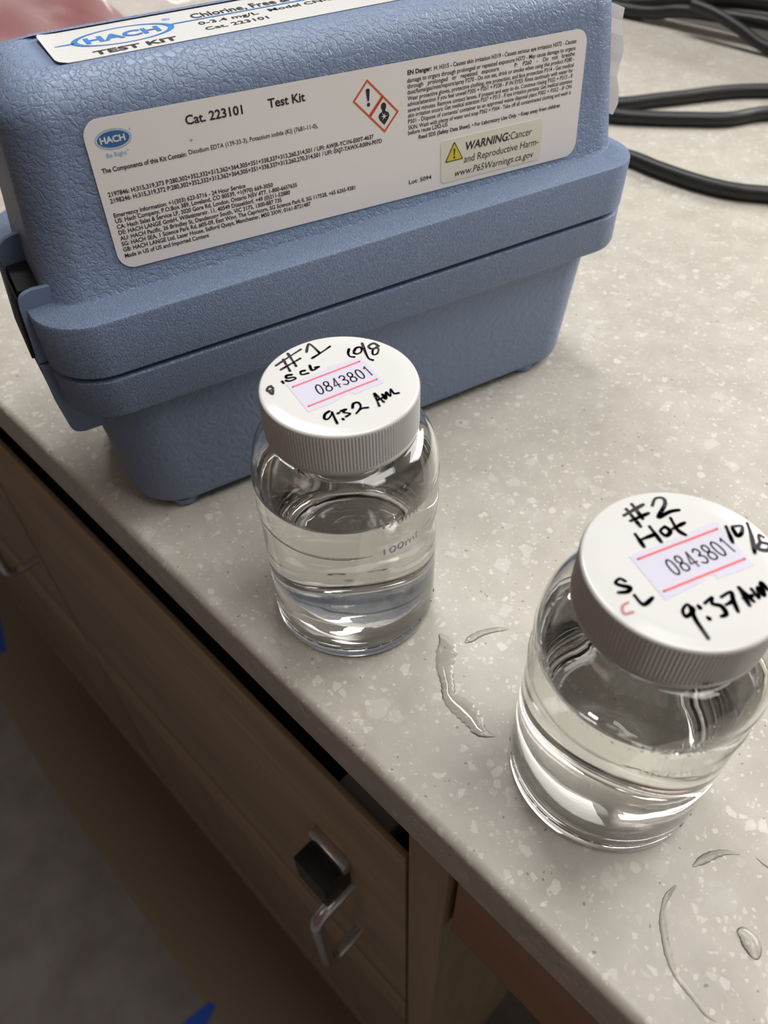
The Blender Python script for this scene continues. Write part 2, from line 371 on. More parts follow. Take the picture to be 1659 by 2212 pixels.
# ------------------------------------------------------------------ cabinets below
FY = 0.010
def pull(parent, x, ztop, zbot):
    bm = bmesh.new(); y0, y1, r = FY + 0.001, FY - 0.027, 0.0095
    pts = [Vector((x, y0, ztop)), Vector((x, y1 + r, ztop))]
    pts += [Vector((x, y1 + r - r * math.sin(a), ztop - r + r * math.cos(a))) for a in [math.radians(15 * k) for k in range(1, 7)]]
    pts += [Vector((x, y1 + r - r * math.cos(a), zbot + r - r * math.sin(a))) for a in [math.radians(15 * k) for k in range(0, 7)]]
    pts += [Vector((x, y0, zbot))]
    tube(bm, pts, 0.0041, 14)
    return obj('pull_handle', bm, 'chrome', parent, smooth=60)
def cabinet(name, x0, x1, label, px, pz):
    root = empty(name, ((x0 + x1) / 2, 0.3, 0)); cx = (x0 + x1) / 2
    tag(root, label, 'cabinet')
    def L(o): o.location = (-cx, -0.3, 0); return o
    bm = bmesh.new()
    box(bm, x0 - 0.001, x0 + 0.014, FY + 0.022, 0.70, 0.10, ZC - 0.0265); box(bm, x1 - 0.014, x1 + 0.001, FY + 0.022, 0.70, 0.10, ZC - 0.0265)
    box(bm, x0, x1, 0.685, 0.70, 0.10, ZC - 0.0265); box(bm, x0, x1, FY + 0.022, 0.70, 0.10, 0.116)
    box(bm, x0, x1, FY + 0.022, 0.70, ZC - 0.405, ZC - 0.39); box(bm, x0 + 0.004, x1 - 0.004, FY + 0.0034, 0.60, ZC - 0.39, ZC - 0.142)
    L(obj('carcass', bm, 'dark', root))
    d = L(obj('drawer_front', bx(x0 + 0.003, x1 - 0.0015, FY, FY + 0.0032, ZC - 0.3915, ZC - 0.1035, 0.0006), 'wood_h', root, smooth=30))
    dr = bmesh.new()                                       # framed door: two stiles, two rails, sunk panel
    za, zb = 0.105, ZC - 0.4005
    L(obj('door_panel', bx(x0 + 0.062, x1 - 0.062, FY + 0.0003, FY + 0.016, za + 0.06, zb - 0.065), 'wood_shaded', root))
    L(obj('door_rail', bx(x0 + 0.0015, x1 - 0.0015, FY, FY + 0.003, zb - 0.065, zb, 0.0005), 'wood_h', root, smooth=30))
    L(obj('door_rail', bx(x0 + 0.0015, x1 - 0.0015, FY, FY + 0.02, za, za + 0.06, 0.0012), 'wood_h', root, smooth=30))
    L(obj('door_stile', bx(x0 + 0.0015, x0 + 0.062, FY + 0.0004, FY + 0.02, za + 0.06, zb - 0.065), 'wood_shaded', root))
    L(obj('door_stile', bx(x1 - 0.062, x1 - 0.0015, FY + 0.0004, FY + 0.02, za + 0.06, zb - 0.065), 'wood_shaded', root))
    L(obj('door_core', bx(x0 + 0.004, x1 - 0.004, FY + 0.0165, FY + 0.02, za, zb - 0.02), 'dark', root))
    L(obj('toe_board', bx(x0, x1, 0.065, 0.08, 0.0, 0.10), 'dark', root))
    pull(d, px, pz, pz - 0.0965); dr.free()
    return root, d
cabA, drawA = cabinet('base_cabinet', -0.384, 0.0575, 'maple base cabinet with a drawer and black lock block beside the chrome pull', 0.0125, ZC - 0.2385)
bm = bmesh.new(); box(bm, -0.012, 0.0135, -0.0085, FY + 0.001, ZC - 0.236, ZC - 0.206, 0.001)
obj('lock_block', bm, 'black', drawA, smooth=30)
bm = bmesh.new(); box(bm, -0.0125, 0.016, FY - 0.006, FY + 0.001, ZC - 0.2055, ZC - 0.194, 0.0015)
obj('lock_plate', bm, 'chrome', drawA, smooth=30)
obj('end_stile', bx(0.058, 0.079, FY - 0.0005, FY + 0.03, 0.0, ZC - 0.0260, 0.001), 'wood_v', cabA, (-(-0.384 + 0.0575) / 2, -0.3, 0), smooth=30)
obj('end_panel', bx(0.0625, 0.0785, FY + 0.03, 0.70, 0.0, ZC - 0.0260), 'wood_v', cabA, (-(-0.384 + 0.0575) / 2, -0.3, 0))
cabinet('base_cabinet', -0.83, -0.3870, 'maple base cabinet at the far end, only its lower pull leg in view', -0.404, ZC - 0.206)
bm = bx(0.0815, 0.90, FY + 0.002, FY + 0.02, ZC - 0.143, ZC - 0.0260, 0.001)
tag(obj('apron_panel', bm, 'wood_red', smooth=30), 'reddish wooden apron board under the countertop above the dark knee space', 'panel')
bm = bx(0.003, 0.0375, 0.0142, 0.045, ZC - 0.1418, ZC - 0.127, 0.001)
tag(obj('white_card_box', bm, 'card', smooth=30), 'small white box lying in the dark gap above the drawer', 'box')
bm = bmesh.new(); slab(bm, [(-1.5, -0.076), (-0.75, -0.090), (-0.60, -0.102), (-0.1, -0.107), (0.4, -0.110), (0.4, 0.062), (-1.5, 0.062)], 0.0005, 0.003)
tag(obj('floor_mat', bm, 'mat_brown'), 'long brown vinyl strip on the floor along the cabinets', 'mat')
def tape(pts, label):
    bm = bmesh.new(); slab(bm, pts, 0.0001, 0.0034); tag(obj('tape_strip', bm, 'tape'), label, 'tape', 'blue tape marks on the floor')
tape([(-0.8475, -0.0400), (-0.8552, -0.0505), (-0.885, -0.0480), (-0.960, -0.0200), (-0.950, -0.0060)], 'blue tape mark on the floor strip at the far end of the cabinets')
tape([(-0.1795, -0.1003), (-0.1705, -0.0968), (-0.1640, -0.1200), (-0.160, -0.150), (-0.182, -0.170), (-0.1850, -0.1390)], 'pointed blue tape mark on the floor below the bottles')

# ------------------------------------------------------------------ blue test kit case
BOX = empty('test_kit_case', (-0.0560, 0.1109, ZC), math.radians(74.876))
tag(BOX, 'blue textured plastic test kit case with white printed labels', 'case')
W = 0.079
def lp(a, d, r, z, n=12, e=0.0): return [(x, y, z) for x, y in rrect(-a, a + e, -d, W + d, r, n)]
A0, A1, AF, AW5, AW6 = 0.1078, 0.1129, 0.1198, 0.1136, 0.1073
z1, z3, z4 = 0.0618, 0.0784, 0.0981
D1, DF, D4, DW5, DW6, Z6 = 0.0021, 0.0087, 0.0092, -0.0054, -0.01165, 0.1586
# lower tray
loops, mi = [], []
def add(lpv, m): loops.append(lpv); mi.append(m)
zb = 0.0034
for k in range(4):
    a = math.radians(90 * k / 3); rr = 0.0035
    add(lp(A0 - rr + rr * math.sin(a) - 0.0001, -rr + rr * math.sin(a) - 0.0001, 0.0208 - rr + rr * math.sin(a), zb + rr - rr * math.cos(a)), 0)
add(lp(A1, D1, 0.0212, z1 - 0.0002), 0)
add(lp(AF - 0.0012, DF - 0.0012, 0.0184, z1), 1)
add(lp(AF - 0.0003, DF - 0.0003, 0.0184, z1 + 0.0005), 1)
add(lp(AF, DF, 0.0184, z1 + 0.0014), 1)
add(lp(AF, DF, 0.0184, z3 - 0.0022), 1)
add(lp(AF - 0.0006, DF - 0.0006, 0.0184, z3 - 0.0016), 2)
add(lp(AF - 0.0032, DF - 0.0032, 0.0165, z3 - 0.0015), 2)
add(lp(AF - 0.0032, DF - 0.0032, 0.0165, z3 + 0.0010), 2)
bm = bmesh.new(); loft(bm, loops, mi=mi)
obj('tray', bm, ['soft', 'wrinkle', 'smooth'], BOX, smooth=40)
# lid
loops, mi = [], []
add(lp(AF - 0.0034, DF - 0.0034, 0.0165, z3 + 0.0006), 2)
add(lp(AF - 0.0002, DF - 0.0002, 0.0184, z3 + 0.0002), 1)
add(lp(AF + 0.0002, DF + 0.0002, 0.0184, z3 + 0.0006), 1)
add(lp(AF + 0.0003, D4, 0.0184, z4 - 0.0008), 1)
add(lp(AF, D4 - 0.0003, 0.0184, z4 - 0.0002), 1)
add(lp(AF - 0.0008, D4 - 0.0010, 0.0184, z4), 1)
add(lp(AW5 + 0.0006, DW5 + 0.0006, 0.0125, z4 + 0.0002, e=0.0036), 0)
add(lp(AW5, DW5, 0.012, z4 + 0.001, e=0.0036), 0)
RT = 0.0115; zt0 = Z6 - RT; fr = (zt0 - z4) / (Z6 - z4)
aw, dw = AW5 + (AW6 - AW5) * fr, DW5 + (DW6 - DW5) * fr
add(lp(AW5 + (aw - AW5) * .5, DW5 + (dw - DW5) * .5, 0.0125, (z4 + zt0) / 2, e=0.0036), 0)
for k in range(8):
    a = math.radians(90 * k / 7); i_ = RT * (1 - math.cos(a)) + 0.0012 * math.sin(a)
    add(lp(aw - i_, dw - i_, 0.0135 - 0.004 * k / 7, zt0 + RT * math.sin(a), e=0.0036), 0)
RX0, RX1, RY0, RY1 = -0.0905, 0.0905, 0.0256, 0.0572
def rl(x, r, z): return [(px, py, z) for px, py in rrect(RX0 + x, RX1 - x, RY0 + x, RY1 - x, r, 12)]
add(rl(-0.001, 0.006, Z6), 2); add(rl(0, 0.005, Z6 - 0.0004), 2); add(rl(0.0006, 0.005, Z6 - 0.0009), 2)
bm = bmesh.new(); loft(bm, loops, mi=mi)
obj('lid', bm, ['leather', 'wrinkle', 'smooth'], BOX, smooth=40)
for sx in (-0.0905, 0.0815):
    for y in (0.0075, W - 0.0075):
        bm = bmesh.new(); lathe(bm, [(0, 0), (0.0050, 0), (0.0056, 0.0006), (0.0060, 0.0040), (0, 0.0040)], 28)
        obj('foot', bm, 'smooth', BOX, (sx, y, 0), smooth=40)
# latch on the short end
def plate(name, pts, v0, v1, m='smooth'):
    bm = bmesh.new(); loft(bm, [[(x, v0, z) for x, z in pts], [(x, v1, z) for x, z in pts]])
    bmesh.ops.bevel(bm, geom=bm.edges[:], offset=0.0003, segments=1, affect='EDGES')
    return obj(name, bm, m, BOX, smooth=35)
def rnd(pts, r, n=6):
    out = []
    for i, p in enumerate(pts):
        rr = r[i]
        if rr == 0: out.append(p); continue
        a = Vector(pts[i - 1]) - Vector(p); b = Vector(pts[(i + 1) % len(pts)]) - Vector(p); q = Vector(p)
        pa = q + a.normalized() * rr; pb = q + b.normalized() * rr
        for k in range(n + 1):
            t_ = k / n; v = pa * (1 - t_) ** 2 + q * 2 * t_ * (1 - t_) + pb * t_ ** 2; out.append((v.x, v.y))
    return out
plate('latch_cheek', rnd([(-0.1092, 0.1040), (-0.1215, 0.1042), (-0.1232, 0.0785), (-0.116, 0.0785)], [0, .005, 0, 0]), 0.0110, 0.0128)
plate('latch_cheek', rnd([(-0.116, 0.0776), (-0.1231, 0.0776), (-0.1229, 0.063), (-0.1212, 0.0464), (-0.1085, 0.0462), (-0.1095, 0.0625), (-0.116, 0.066)], [0, 0, 0, .004, 0, 0, 0]), 0.0110, 0.0128)
plate('latch_cheek', rnd([(-0.107, 0.1092), (-0.1202, 0.1092), (-0.1243, 0.0775), (-0.1225, 0.045), (-0.109, 0.045)], [0, .006, 0, .003, 0]), 0.0390, 0.0412)
plate('latch_web', [(-0.1212, 0.1020), (-0.1222, 0.1012), (-0.1243, 0.0800), (-0.1232, 0.0800)], 0.0125, 0.0400, 'black')
plate('latch_hollow_shade', [(-0.1125, 0.1005), (-0.1205, 0.1000), (-0.1230, 0.080), (-0.1195, 0.070), (-0.1125, 0.075)], 0.0200, 0.0385, 'black')  # solid black block that paints the shade in the hollow between the cheeks
plate('latch_fin', [(-0.1095, 0.1085), (-0.1130, 0.1085), (-0.1135, 0.0985), (-0.1095, 0.0985)], 0.0235, 0.0250)
# peeling sticker on the far short end
bm = bmesh.new(); g = []
for i in range(9):
    z = 0.1465 - 0.0385 * i / 8; uw = 0.0036 + AW5 + (AW6 - AW5) * (z - z4) / (Z6 - z4)
    row = []
    for k in range(9):
        t_ = k / 8; lift = (-0.0006 + 0.0012 * min(1, i / 4)) * (1 - t_) ** 2 + 0.0004 + 0.0003 * math.sin(i * 2.1)
        row.append(bm.verts.new((uw + lift, 0.0115 + 0.014 * t_ + 0.0012 * math.sin(i * 1.7), z)))
    g.append(row)
for i in range(8):
    for k in range(8): bm.faces.new((g[i][k], g[i][k + 1], g[i + 1][k + 1], g[i + 1][k]))
bmesh.ops.solidify(bm, geom=bm.faces[:], thickness=0.00015)
obj('end_sticker', bm, 'label', BOX, smooth=60)

def frame(parent, o, X, Y):
    X = Vector(X).normalized(); Y = Vector(Y); Y = (Y - X * Y.dot(X)).normalized(); Z = X.cross(Y)
    return Matrix(((X.x, Y.x, Z.x, o[0]), (X.y, Y.y, Z.y, o[1]), (X.z, Y.z, Z.z, o[2]), (0, 0, 0, 1)))
def mm(pts): return [(x / 1000, y / 1000) for x, y in pts]
# --- big label on the front wall
up = Vector((0, DW5 - DW6, Z6 - z4)).normalized(); E1 = Vector((1, 0, 0)); nrm = E1.cross(up)
a_ = math.radians(-1.6)
o_ = Vector((0, -DW5, z4)) + E1 * -0.088 + up * 0.0069 + nrm * 0.0003
LABEL = frame(BOX, o_, E1 * math.cos(a_) + up * math.sin(a_), up * math.cos(a_) - E1 * math.sin(a_))
bm = bmesh.new(); slab(bm, mm(rrect(-1.2, 181.0, 0.2, 43.7, 5.0, 8)), 0.0, 0.00015)
lab = obj('front_label', bm, 'label', BOX, smooth=30); lab.matrix_local = LABEL
ZP = 0.00022
bm = bmesh.new()
def T(s, x0, x1, y, cap, bold=0.0, z=ZP, mi=0, shear=0.0): text(bm, s, x0 / 1000, y / 1000, (x1 - x0) / 1000, cap / 1000, z, mi, bold, shear)
T('Cat. 223101', 28.7, 46.9, 37.7, 2.6, 0.022); T('Test Kit', 55.3, 67.9, 37.9, 2.6, 0.022)
T('The Components of this Kit Contain:', 1.2, 27.0, 29.2, 1.38, 0.022)
T('Disodium EDTA (139-33-3), Potassium iodide (KI) (7681-11-0),', 27.8, 71.3, 29.5, 1.38, 0.008)
T('2197846: H:315,319,373 P:280,302+352,332+313,362+364,305+351+338,337+313,260,314,501 / UFI: AWJR-YC1N-E00T-4637', 1.1, 91.5, 22.5, 1.38, 0.02)
T('2198246: H:315,319,372 P:280,302+352,332+313,362+364,305+351+338,337+313,260,270,314,501 / UFI: 0XJ7-TAWX-R00N-P07D', 1.2, 94.6, 20.6, 1.38, 0.02)
for s, x1, y in (('Emergency Information: +1(303) 623-5716 - 24 Hour Service', 43.9, 16.35), ('US: Hach Company, P.O.Box 389, Loveland, CO 80539, +1(970) 669-3050', 53.3, 14.65),
                 ('CA: Hach Sales & Service LP, 3020 Gore Rd, London, Ontario N5V 4T7, 1-800-6657635', 61.7, 12.85), ('DE: HACH LANGE GmbH, Willst\u00e4tterstr. 11, 40549 D\u00fcsseldorf, +49 (0)211-52880', 58.9, 11.05),
                 ('AU: HACH Pacific, 26 Brindley St, Dandenong South, VIC 3175, 1300-887 735', 55.6, 9.25), ('SG: HACH SEA, 1 Science Park Rd, #05-09, East Wing, The Capricorn, SG Science Park II, SG 117528, +65 6265-9381', 83.2, 7.5),
                 ('GB: HACH LANGE Ltd, Laser House, Salford Quays, Manchester, M50 3XW, 0161-8721487', 65.9, 5.7), ('Made in US of US and Imported Content', 28.9, 3.75)):
    T(s, 1.1, x1, y, 1.34, 0.02)
obj('contents_text', bm, 'print', lab, recalc=False)
bm = bmesh.new()
T('EN Danger:', 105.3, 114.6, 39.6, 1.38, 0.03); T('H: H315 - Causes skin irritation H319 - Causes serious eye irritation H372 - Causes', 115.6, 176.0, 39.5, 1.38, 0.014)
for i, (s, y) in enumerate((('damage to organs through prolonged or repeated exposure H373 - May cause damage to organs', 37.3), ('through   prolonged   or   repeated   exposure            P:    P260    -    Do   not   breathe', 35.55),
        ('dust/fume/gas/mist/vapors/spray P270 - Do not eat, drink or smoke when using this product P280 -', 33.8), ('Wear protective gloves, protective clothing, eye protection, and face protection P314 - Get medical', 31.9),
        ('advice/attention if you feel unwell P305 + P351 + P338 - IF IN EYES: Rinse cautiously with water for', 30.15), ('several minutes. Remove contact lenses, if present and easy to do. Continue rinsing P332 + P313 - If', 28.3),
        ('skin irritation occurs: Get medical attention P337 + P313 - If eye irritation persists: Get medical attention', 26.6), ('P501 - Dispose of contents/ container to an approved waste disposal plant P302 + P352 - IF ON', 24.75),
        ('SKIN: Wash with plenty of water and soap P362 + P364 - Take off all contaminated clothing and wash it', 22.8))):
    T(s, 105.1, 175.9, y, 1.38, 0.012)
T('before reuse L2R2-US', 105.0, 121.1, 21.15, 1.38, 0.014)
T('Read SDS (Safety Data Sheet). \u2022 For Laboratory Use Only. \u2022 Keep away from children', 109.2, 171.2, 19.1, 1.34, 0.022)
T('Lot: 5094', 104.8, 114.3, 4.6, 1.5, 0.016)
obj('danger_text', bm, 'print', lab, recalc=False)
# hazard diamonds: exclamation mark and health hazard figure
def diamond(cx, cy, fn):
    global bm
    bm = bmesh.new(); h = 5.75
    def sq(h_): return mm([(cx - h_, cy), (cx, cy - h_), (cx + h_, cy), (cx, cy + h_)])
    o, i = sq(h), sq(h - 0.85)
    for k in range(4):
        f = bm.faces.new([bm.verts.new((p[0], p[1], ZP)) for p in (o[k], o[(k + 1) % 4], i[(k + 1) % 4], i[k])]); f.material_index = 0
    fn(cx, cy); obj('hazard_diamond', bm, ['orange', 'print', 'label'], lab, recalc=False)
def exclaim(cx, cy):
    poly(bm, mm([(cx - 0.75, cy + 2.6), (cx - 0.3, cy + 3.0), (cx + 0.3, cy + 3.0), (cx + 0.75, cy + 2.6), (cx + 0.3, cy - 0.7), (cx - 0.3, cy - 0.7)]), ZP, 1)
    poly(bm, mm(ell(cx, cy - 1.75, 0.6, 0.6, 16)), ZP, 1)
def figure(cx, cy):
    poly(bm, mm(ell(cx, cy + 2.4, 1.0, 1.2, 24)), ZP, 1)
    poly(bm, mm([(cx - 0.55, cy + 1.6), (cx + 0.55, cy + 1.6), (cx + 0.6, cy + 0.6), (cx - 0.6, cy + 0.6)]), ZP, 1)
    poly(bm, mm([(cx - 2.1, cy - 0.6), (cx - 1.7, cy + 0.4), (cx - 0.6, cy + 0.9), (cx + 0.6, cy + 0.9), (cx + 1.7, cy + 0.4), (cx + 2.1, cy - 0.6), (cx + 1.6, cy - 1.6), (cx, cy - 3.3), (cx - 1.6, cy - 1.6)]), ZP, 1)
    st = []
    for k in range(12):
        r = (1.55 if k % 4 == 0 else 1.15) if k % 2 == 0 else 0.32; st.append((cx + r * math.cos(math.pi * k / 6), cy - 0.6 + r * math.sin(math.pi * k / 6)))
    c0 = bm.verts.new((cx / 1000, (cy - 0.6) / 1000, ZP + 0.00004)); vs = [bm.verts.new((x / 1000, y / 1000, ZP + 0.00004)) for x, y in st]
    for k in range(12): bm.faces.new((c0, vs[k], vs[(k + 1) % 12])).material_index = 2
diamond(90.2, 34.9, exclaim); diamond(95.8, 29.3, figure)
bm = bmesh.new()                                        # round company logo
ring2(bm, 6.85 / 1000, 37.75 / 1000, 5.3 / 1000, 2.75 / 1000, 5.05 / 1000, 2.5 / 1000, ZP, 2)
poly(bm, mm(ell(6.85, 37.75, 4.7, 2.2)), ZP, 0)
T('HACH', 2.95, 10.2, 36.95, 1.75, 0.03, ZP + 0.00005, 1); T('Be Right', 3.7, 9.6, 33.1, 1.3, 0.008, ZP, 2); T('TM', 9.7, 10.4, 33.9, 0.5, 0.0, ZP, 2); T('\u00ae', 11.6, 12.4, 39.2, 0.7, 0.0, ZP, 2)
obj('round_logo', bm, ['logo_blue', 'label', 'pale_blue'], lab, recalc=False)
bm = bmesh.new()                                        # cream warning sticker over the label
slab(bm, mm(rrect(118.3, 163.6, 2.0, 16.7, 1.6, 6)), 0.00015, 0.0003, 0)
zs = 0.00037
T('WARNING:', 128.9, 148.6, 11.7, 2.9, 0.02, zs, 1, 0.18); T('Cancer', 148.9, 158.7, 11.7, 2.7, 0, zs, 1, 0.12)
T('and Reproductive Harm-', 128.2, 162.3, 7.5, 2.6, 0, zs, 1, 0.12); T('www.P65Warnings.ca.gov', 124.3, 160.3, 3.4, 2.5, 0, zs, 1, 0.2)
def tri(s, z, mi):
    cx, cy = 123.95, 11.2; base = [(-4.0, -2.2), (4.0, -2.2), (0, 4.5)]
    poly(bm, mm(rnd([(cx + x * s, cy + y * s) for x, y in base], [0.7, 0.7, 0.7], 4)), z, mi)
tri(1.0, zs, 1); tri(0.86, zs + 0.00004, 2)
poly(bm, mm([(123.6, 13.2), (124.3, 13.2), (124.12, 10.9), (123.78, 10.9)]), zs + 0.00008, 1); poly(bm, mm(ell(123.95, 10.2, 0.4, 0.4, 14)), zs + 0.00008, 1)
obj('warning_sticker', bm, ['cream', 'print', 'yellow'], lab, recalc=False)
bm = bmesh.new()                                        # grey smudges and scuffs
for x, y, s in ((29.3, 33.3, .5),):
    poly(bm, [(x / 1000 + s / 1000 * (1 + .5 * math.sin(k * 2.3)) * math.cos(k * .6981), y / 1000 + s / 1500 * (1 + .4 * math.sin(k * 3.1)) * math.sin(k * .6981)) for k in range(9)], ZP, 0)
M['smudge'] = plain('grey_smudge', (0.42, 0.40, 0.37), 0.6)
obj('smudge', bm, 'smudge', lab, recalc=False)
# --- label in the recess on top
bm = bmesh.new(); xs = [-0.0865 + 0.173 * 0.5 * (1 - math.cos(math.pi * k / 24)) for k in range(25)]; zr = Z6 - 0.0004
def wav(x): return 0.0010 * math.exp(-((x + 0.0875) / 0.003) ** 2)
def cin(x): d = 0.0865 - abs(x); return 0.0 if d > 0.0035 else 0.0035 - math.sqrt(max(0.0, 0.0035 ** 2 - (0.0035 - d) ** 2))
va = [[bm.verts.new((x, 0.0266 + cin(x) + (0.0294 - 2 * cin(x)) * j / 6, zr + wav(x) * (0.4 + 0.6 * (j / 6) ** 2))) for j in range(7)] for x in xs]
for i in range(24):
    for j in range(6): bm.faces.new((va[i][j], va[i + 1][j], va[i + 1][j + 1], va[i][j + 1]))
tl = obj('top_label', bm, 'label_top', BOX, smooth=60)
bm = bmesh.new(); zt = zr + 0.00012
ring2(bm, -0.0627, 0.0425, 0.0160, 0.0078, 0.0140, 0.0073, zt, 0)
for x0, x1, y in ((-0.0862, -0.0780, 0.0423), (-0.0470, 0.060, 0.0440)):
    poly(bm, [(x0, y - 0.00045), (x1, y - 0.00045), (x1, y + 0.00045), (x0, y + 0.00045)], zt, 0)
T('HACH', -74.6, -51.4, 39.9, 5.4, 0.035, zt, 0); T('\u00ae', -48.2, -45.6, 48.6, 2.2, 0, zt, 0)
T('TEST KIT', -75.2, -49.8, 28.7, 3.6, 0.03, zt, 1)
T('Chlorine, Free & Total', -39.2, 6.5, 45.6, 4.8, 0.012, zt, 1); T('0-3.4 mg/L', -39.6, -19.6, 38.2, 2.9, 0.012, zt, 1)
T('Model CN-66', -15.6, 9.8, 38.7, 2.9, 0.012, zt, 1); T('Cat. 223101', -39.6, -18.6, 32.2, 2.9, 0.012, zt, 1)
obj('label_print', bm, ['blue_print', 'print'], tl, recalc=False)

# ------------------------------------------------------------------ sample bottles
RB = 0.0289; HB = 0.0985
def bottle_profile():
    out = [(0, 0.0016), (0.010, 0.0013), (0.021, 0.0008), (0.0258, 0.0), (0.0272, 0.0), (0.0282, 0.0006), (0.0287, 0.0020), (RB, 0.0050), (RB, 0.0200), (RB, 0.0400), (RB, 0.0660)]
    out += [(0.0212 + 0.0077 * math.cos(a), 0.0690 + 0.0130 * math.sin(a)) for a in [math.radians(x) for x in (0, 12, 24, 36, 48, 60, 70, 80)]]
    out += [(0.0210, 0.0822), (0.0205, 0.0835), (0.0205, 0.0945)]
    return out
def bottle_inner(t=0.0012):
    out = [(0.0193, 0.0945), (0.0193, 0.0830), (0.0200, 0.0812)]
    out += [(0.0205 + 0.0072 * math.cos(a), 0.0688 + 0.0119 * math.sin(a)) for a in [math.radians(x) for x in (78, 66, 54, 42, 30, 18, 6)]]
    out += [(RB - t, 0.0660), (RB - t, 0.0400), (RB - t, 0.0085), (0.0268, 0.0050), (0.0245, 0.0032), (0.0200, 0.0030), (0.0120, 0.0036), (0.0060, 0.0046), (0.0030, 0.0043), (0, 0.0049)]
    return out
DIG = {'0': [[(.5, 1), (.2, .85), (.1, .5), (.2, .15), (.5, 0), (.8, .15), (.9, .5), (.8, .85), (.5, 1)]],
       '8': [[(.5, .52), (.2, .65), (.2, .9), (.5, 1), (.8, .9), (.8, .65), (.5, .52), (.15, .4), (.12, .12), (.5, 0), (.88, .12), (.85, .4), (.5, .52)]],
       '4': [[(.68, 0), (.68, 1), (.1, .28), (.95, .28)]], '3': [[(.12, .85), (.45, 1), (.8, .88), (.8, .65), (.4, .54), (.85, .42), (.88, .15), (.5, 0), (.1, .13)]],
       '1': [[(.3, .82), (.58, 1), (.58, 0)]]}
def cap_parts(parent, kind):
    n = 150; bm = bmesh.new(); RC = 0.0226
    def circ(r, z): return [(r * math.cos(math.pi * k / n), r * math.sin(math.pi * k / n), z) for k in range(2 * n)]
    def rib(r, z): return [((r + (0.00022 if k % 2 == 0 else -0.00013)) * math.cos(math.pi * k / n), (r + (0.00022 if k % 2 == 0 else -0.00013)) * math.sin(math.pi * k / n), z) for k in range(2 * n)]
    zt = HB
    loops = [circ(0.0208, zt - 0.0022), circ(0.0208, 0.0844), circ(0.0212, 0.0838), circ(RC - 0.0002, 0.0838), circ(RC, 0.0842), circ(RC, 0.0854), rib(RC - 0.0001, 0.0858), rib(RC - 0.0001, zt - 0.0015), circ(RC - 0.0001, zt - 0.0011)]
    loops += [circ(RC - 0.0001 - 0.0009 * (1 - math.cos(a)), zt - 0.0011 + 0.0008 * math.sin(a)) for a in [math.radians(18 * k) for k in range(1, 6)]]
    loops += [circ(0.0210, zt - 0.00026), circ(0.0198, zt - 0.00015), circ(0.0188, zt - 0.00006), circ(0.0176, zt), circ(0.0170, zt)]
    loft(bm, loops)
    cap = obj('screw_cap', bm, 'cap', parent, smooth=32)
    ux, uy = Vector((4.4, 17.1)).normalized(), None
    sgn = ((-9.8, -11.0), (-6.3, 1.9), (-7.3, 2.3), (-3.5, 12.1), (9.4, 8.5), (7.1, -1.2), (6.6, -0.6), (5.8, -1.3), (5.6, -7.4), (3.7, -14.5)) if kind == 1 else ((-9.8, -6.6), (-4.6, 7.2), (-4.3, 7.9), (-1.4, 16.2), (11.1, 10.2), (7.1, 1.0), (6.5, 1.9), (5.8, 1.3), (5.4, -1.2), (2.3, -11.5))
    red = ((-7.5, -10.5), (-2.5, 10.4), (1.9, -12.9), (6.9, 8.1)) if kind == 1 else ((-8.0, -6.0), (0.0, 14.1), (0.8, -9.7), (8.7, 10.4))
    base = ((0.4, -7.8), (4.8, 9.3), (-3.6, -6.2), (0.5, 10.3)) if kind == 1 else ((0.3, -4.4), (6.4, 11.6), (-3.7, -2.7), (2.2, 12.8))
    bm = bmesh.new(); slab(bm, mm(sgn), zt - 0.00002, zt + 0.00007, 0); zz = zt + 0.00011
    for a, b in (red[:2], red[2:]): ribbon(bm, mm([a, b]), 0.00030, zz, 1)
    b0, b1, t0, t1 = [Vector(p) for p in base]
    for i, ch in enumerate('0843801'):
        for st in DIG[ch]:
            P = []
            for x, y in st:
                f = (i + x * 0.80) / 6.8; lo = b0.lerp(b1, f); hi = t0.lerp(t1, f); P.append(lo.lerp(hi, y))
            P = spline(P, 4) if ch in '083' else P
            ribbon(bm, [(p.x / 1000, p.y / 1000) for p in P], 0.00022, zz, 2)
    obj('number_sticker', bm, ['sticker', 'red', 'print'], cap, recalc=False)
    bm = bmesh.new(); zi = lambda x, y: zt + 0.00009 - 0.00028 * max(0.0, (math.hypot(x, y) - 0.0176) / 0.0034) ** 1.6
    for st in (INK_ONE if kind == 1 else INK_TWO):
        st = [p for p in st]
        # keep every stroke on the flat top
        st = [Vector(p) * (0.955 if kind == 1 else 0.965) for p in st]; st = [p * min(1.0, 21.2 / max(p.length, 1e-6)) for p in st]
        wv = 0.00036 if kind == 1 else 0.00046
        P = spline(st, 5) if len(st) > 2 else [st[0].lerp(st[1], k / 5) for k in range(6)]
        ribbon(bm, [(p.x / 1000, p.y / 1000) for p in P], lambda t_, w0=wv: w0 * (1.0 + 0.22 * math.sin(6 * t_ + w0 * 9e4)), zi, 0)
    if kind == 2:
        P = spline([Vector(p) for p in ((-3.0, -17.4), (-3.3, -19.0), (-2.0, -20.2), (-0.9, -18.7))], 5)
        ribbon(bm, [(p.x / 1000, p.y / 1000) for p in P], 0.0003, zi, 1)
    obj('handwriting', bm, ['ink', 'ink_red'], cap, recalc=False)
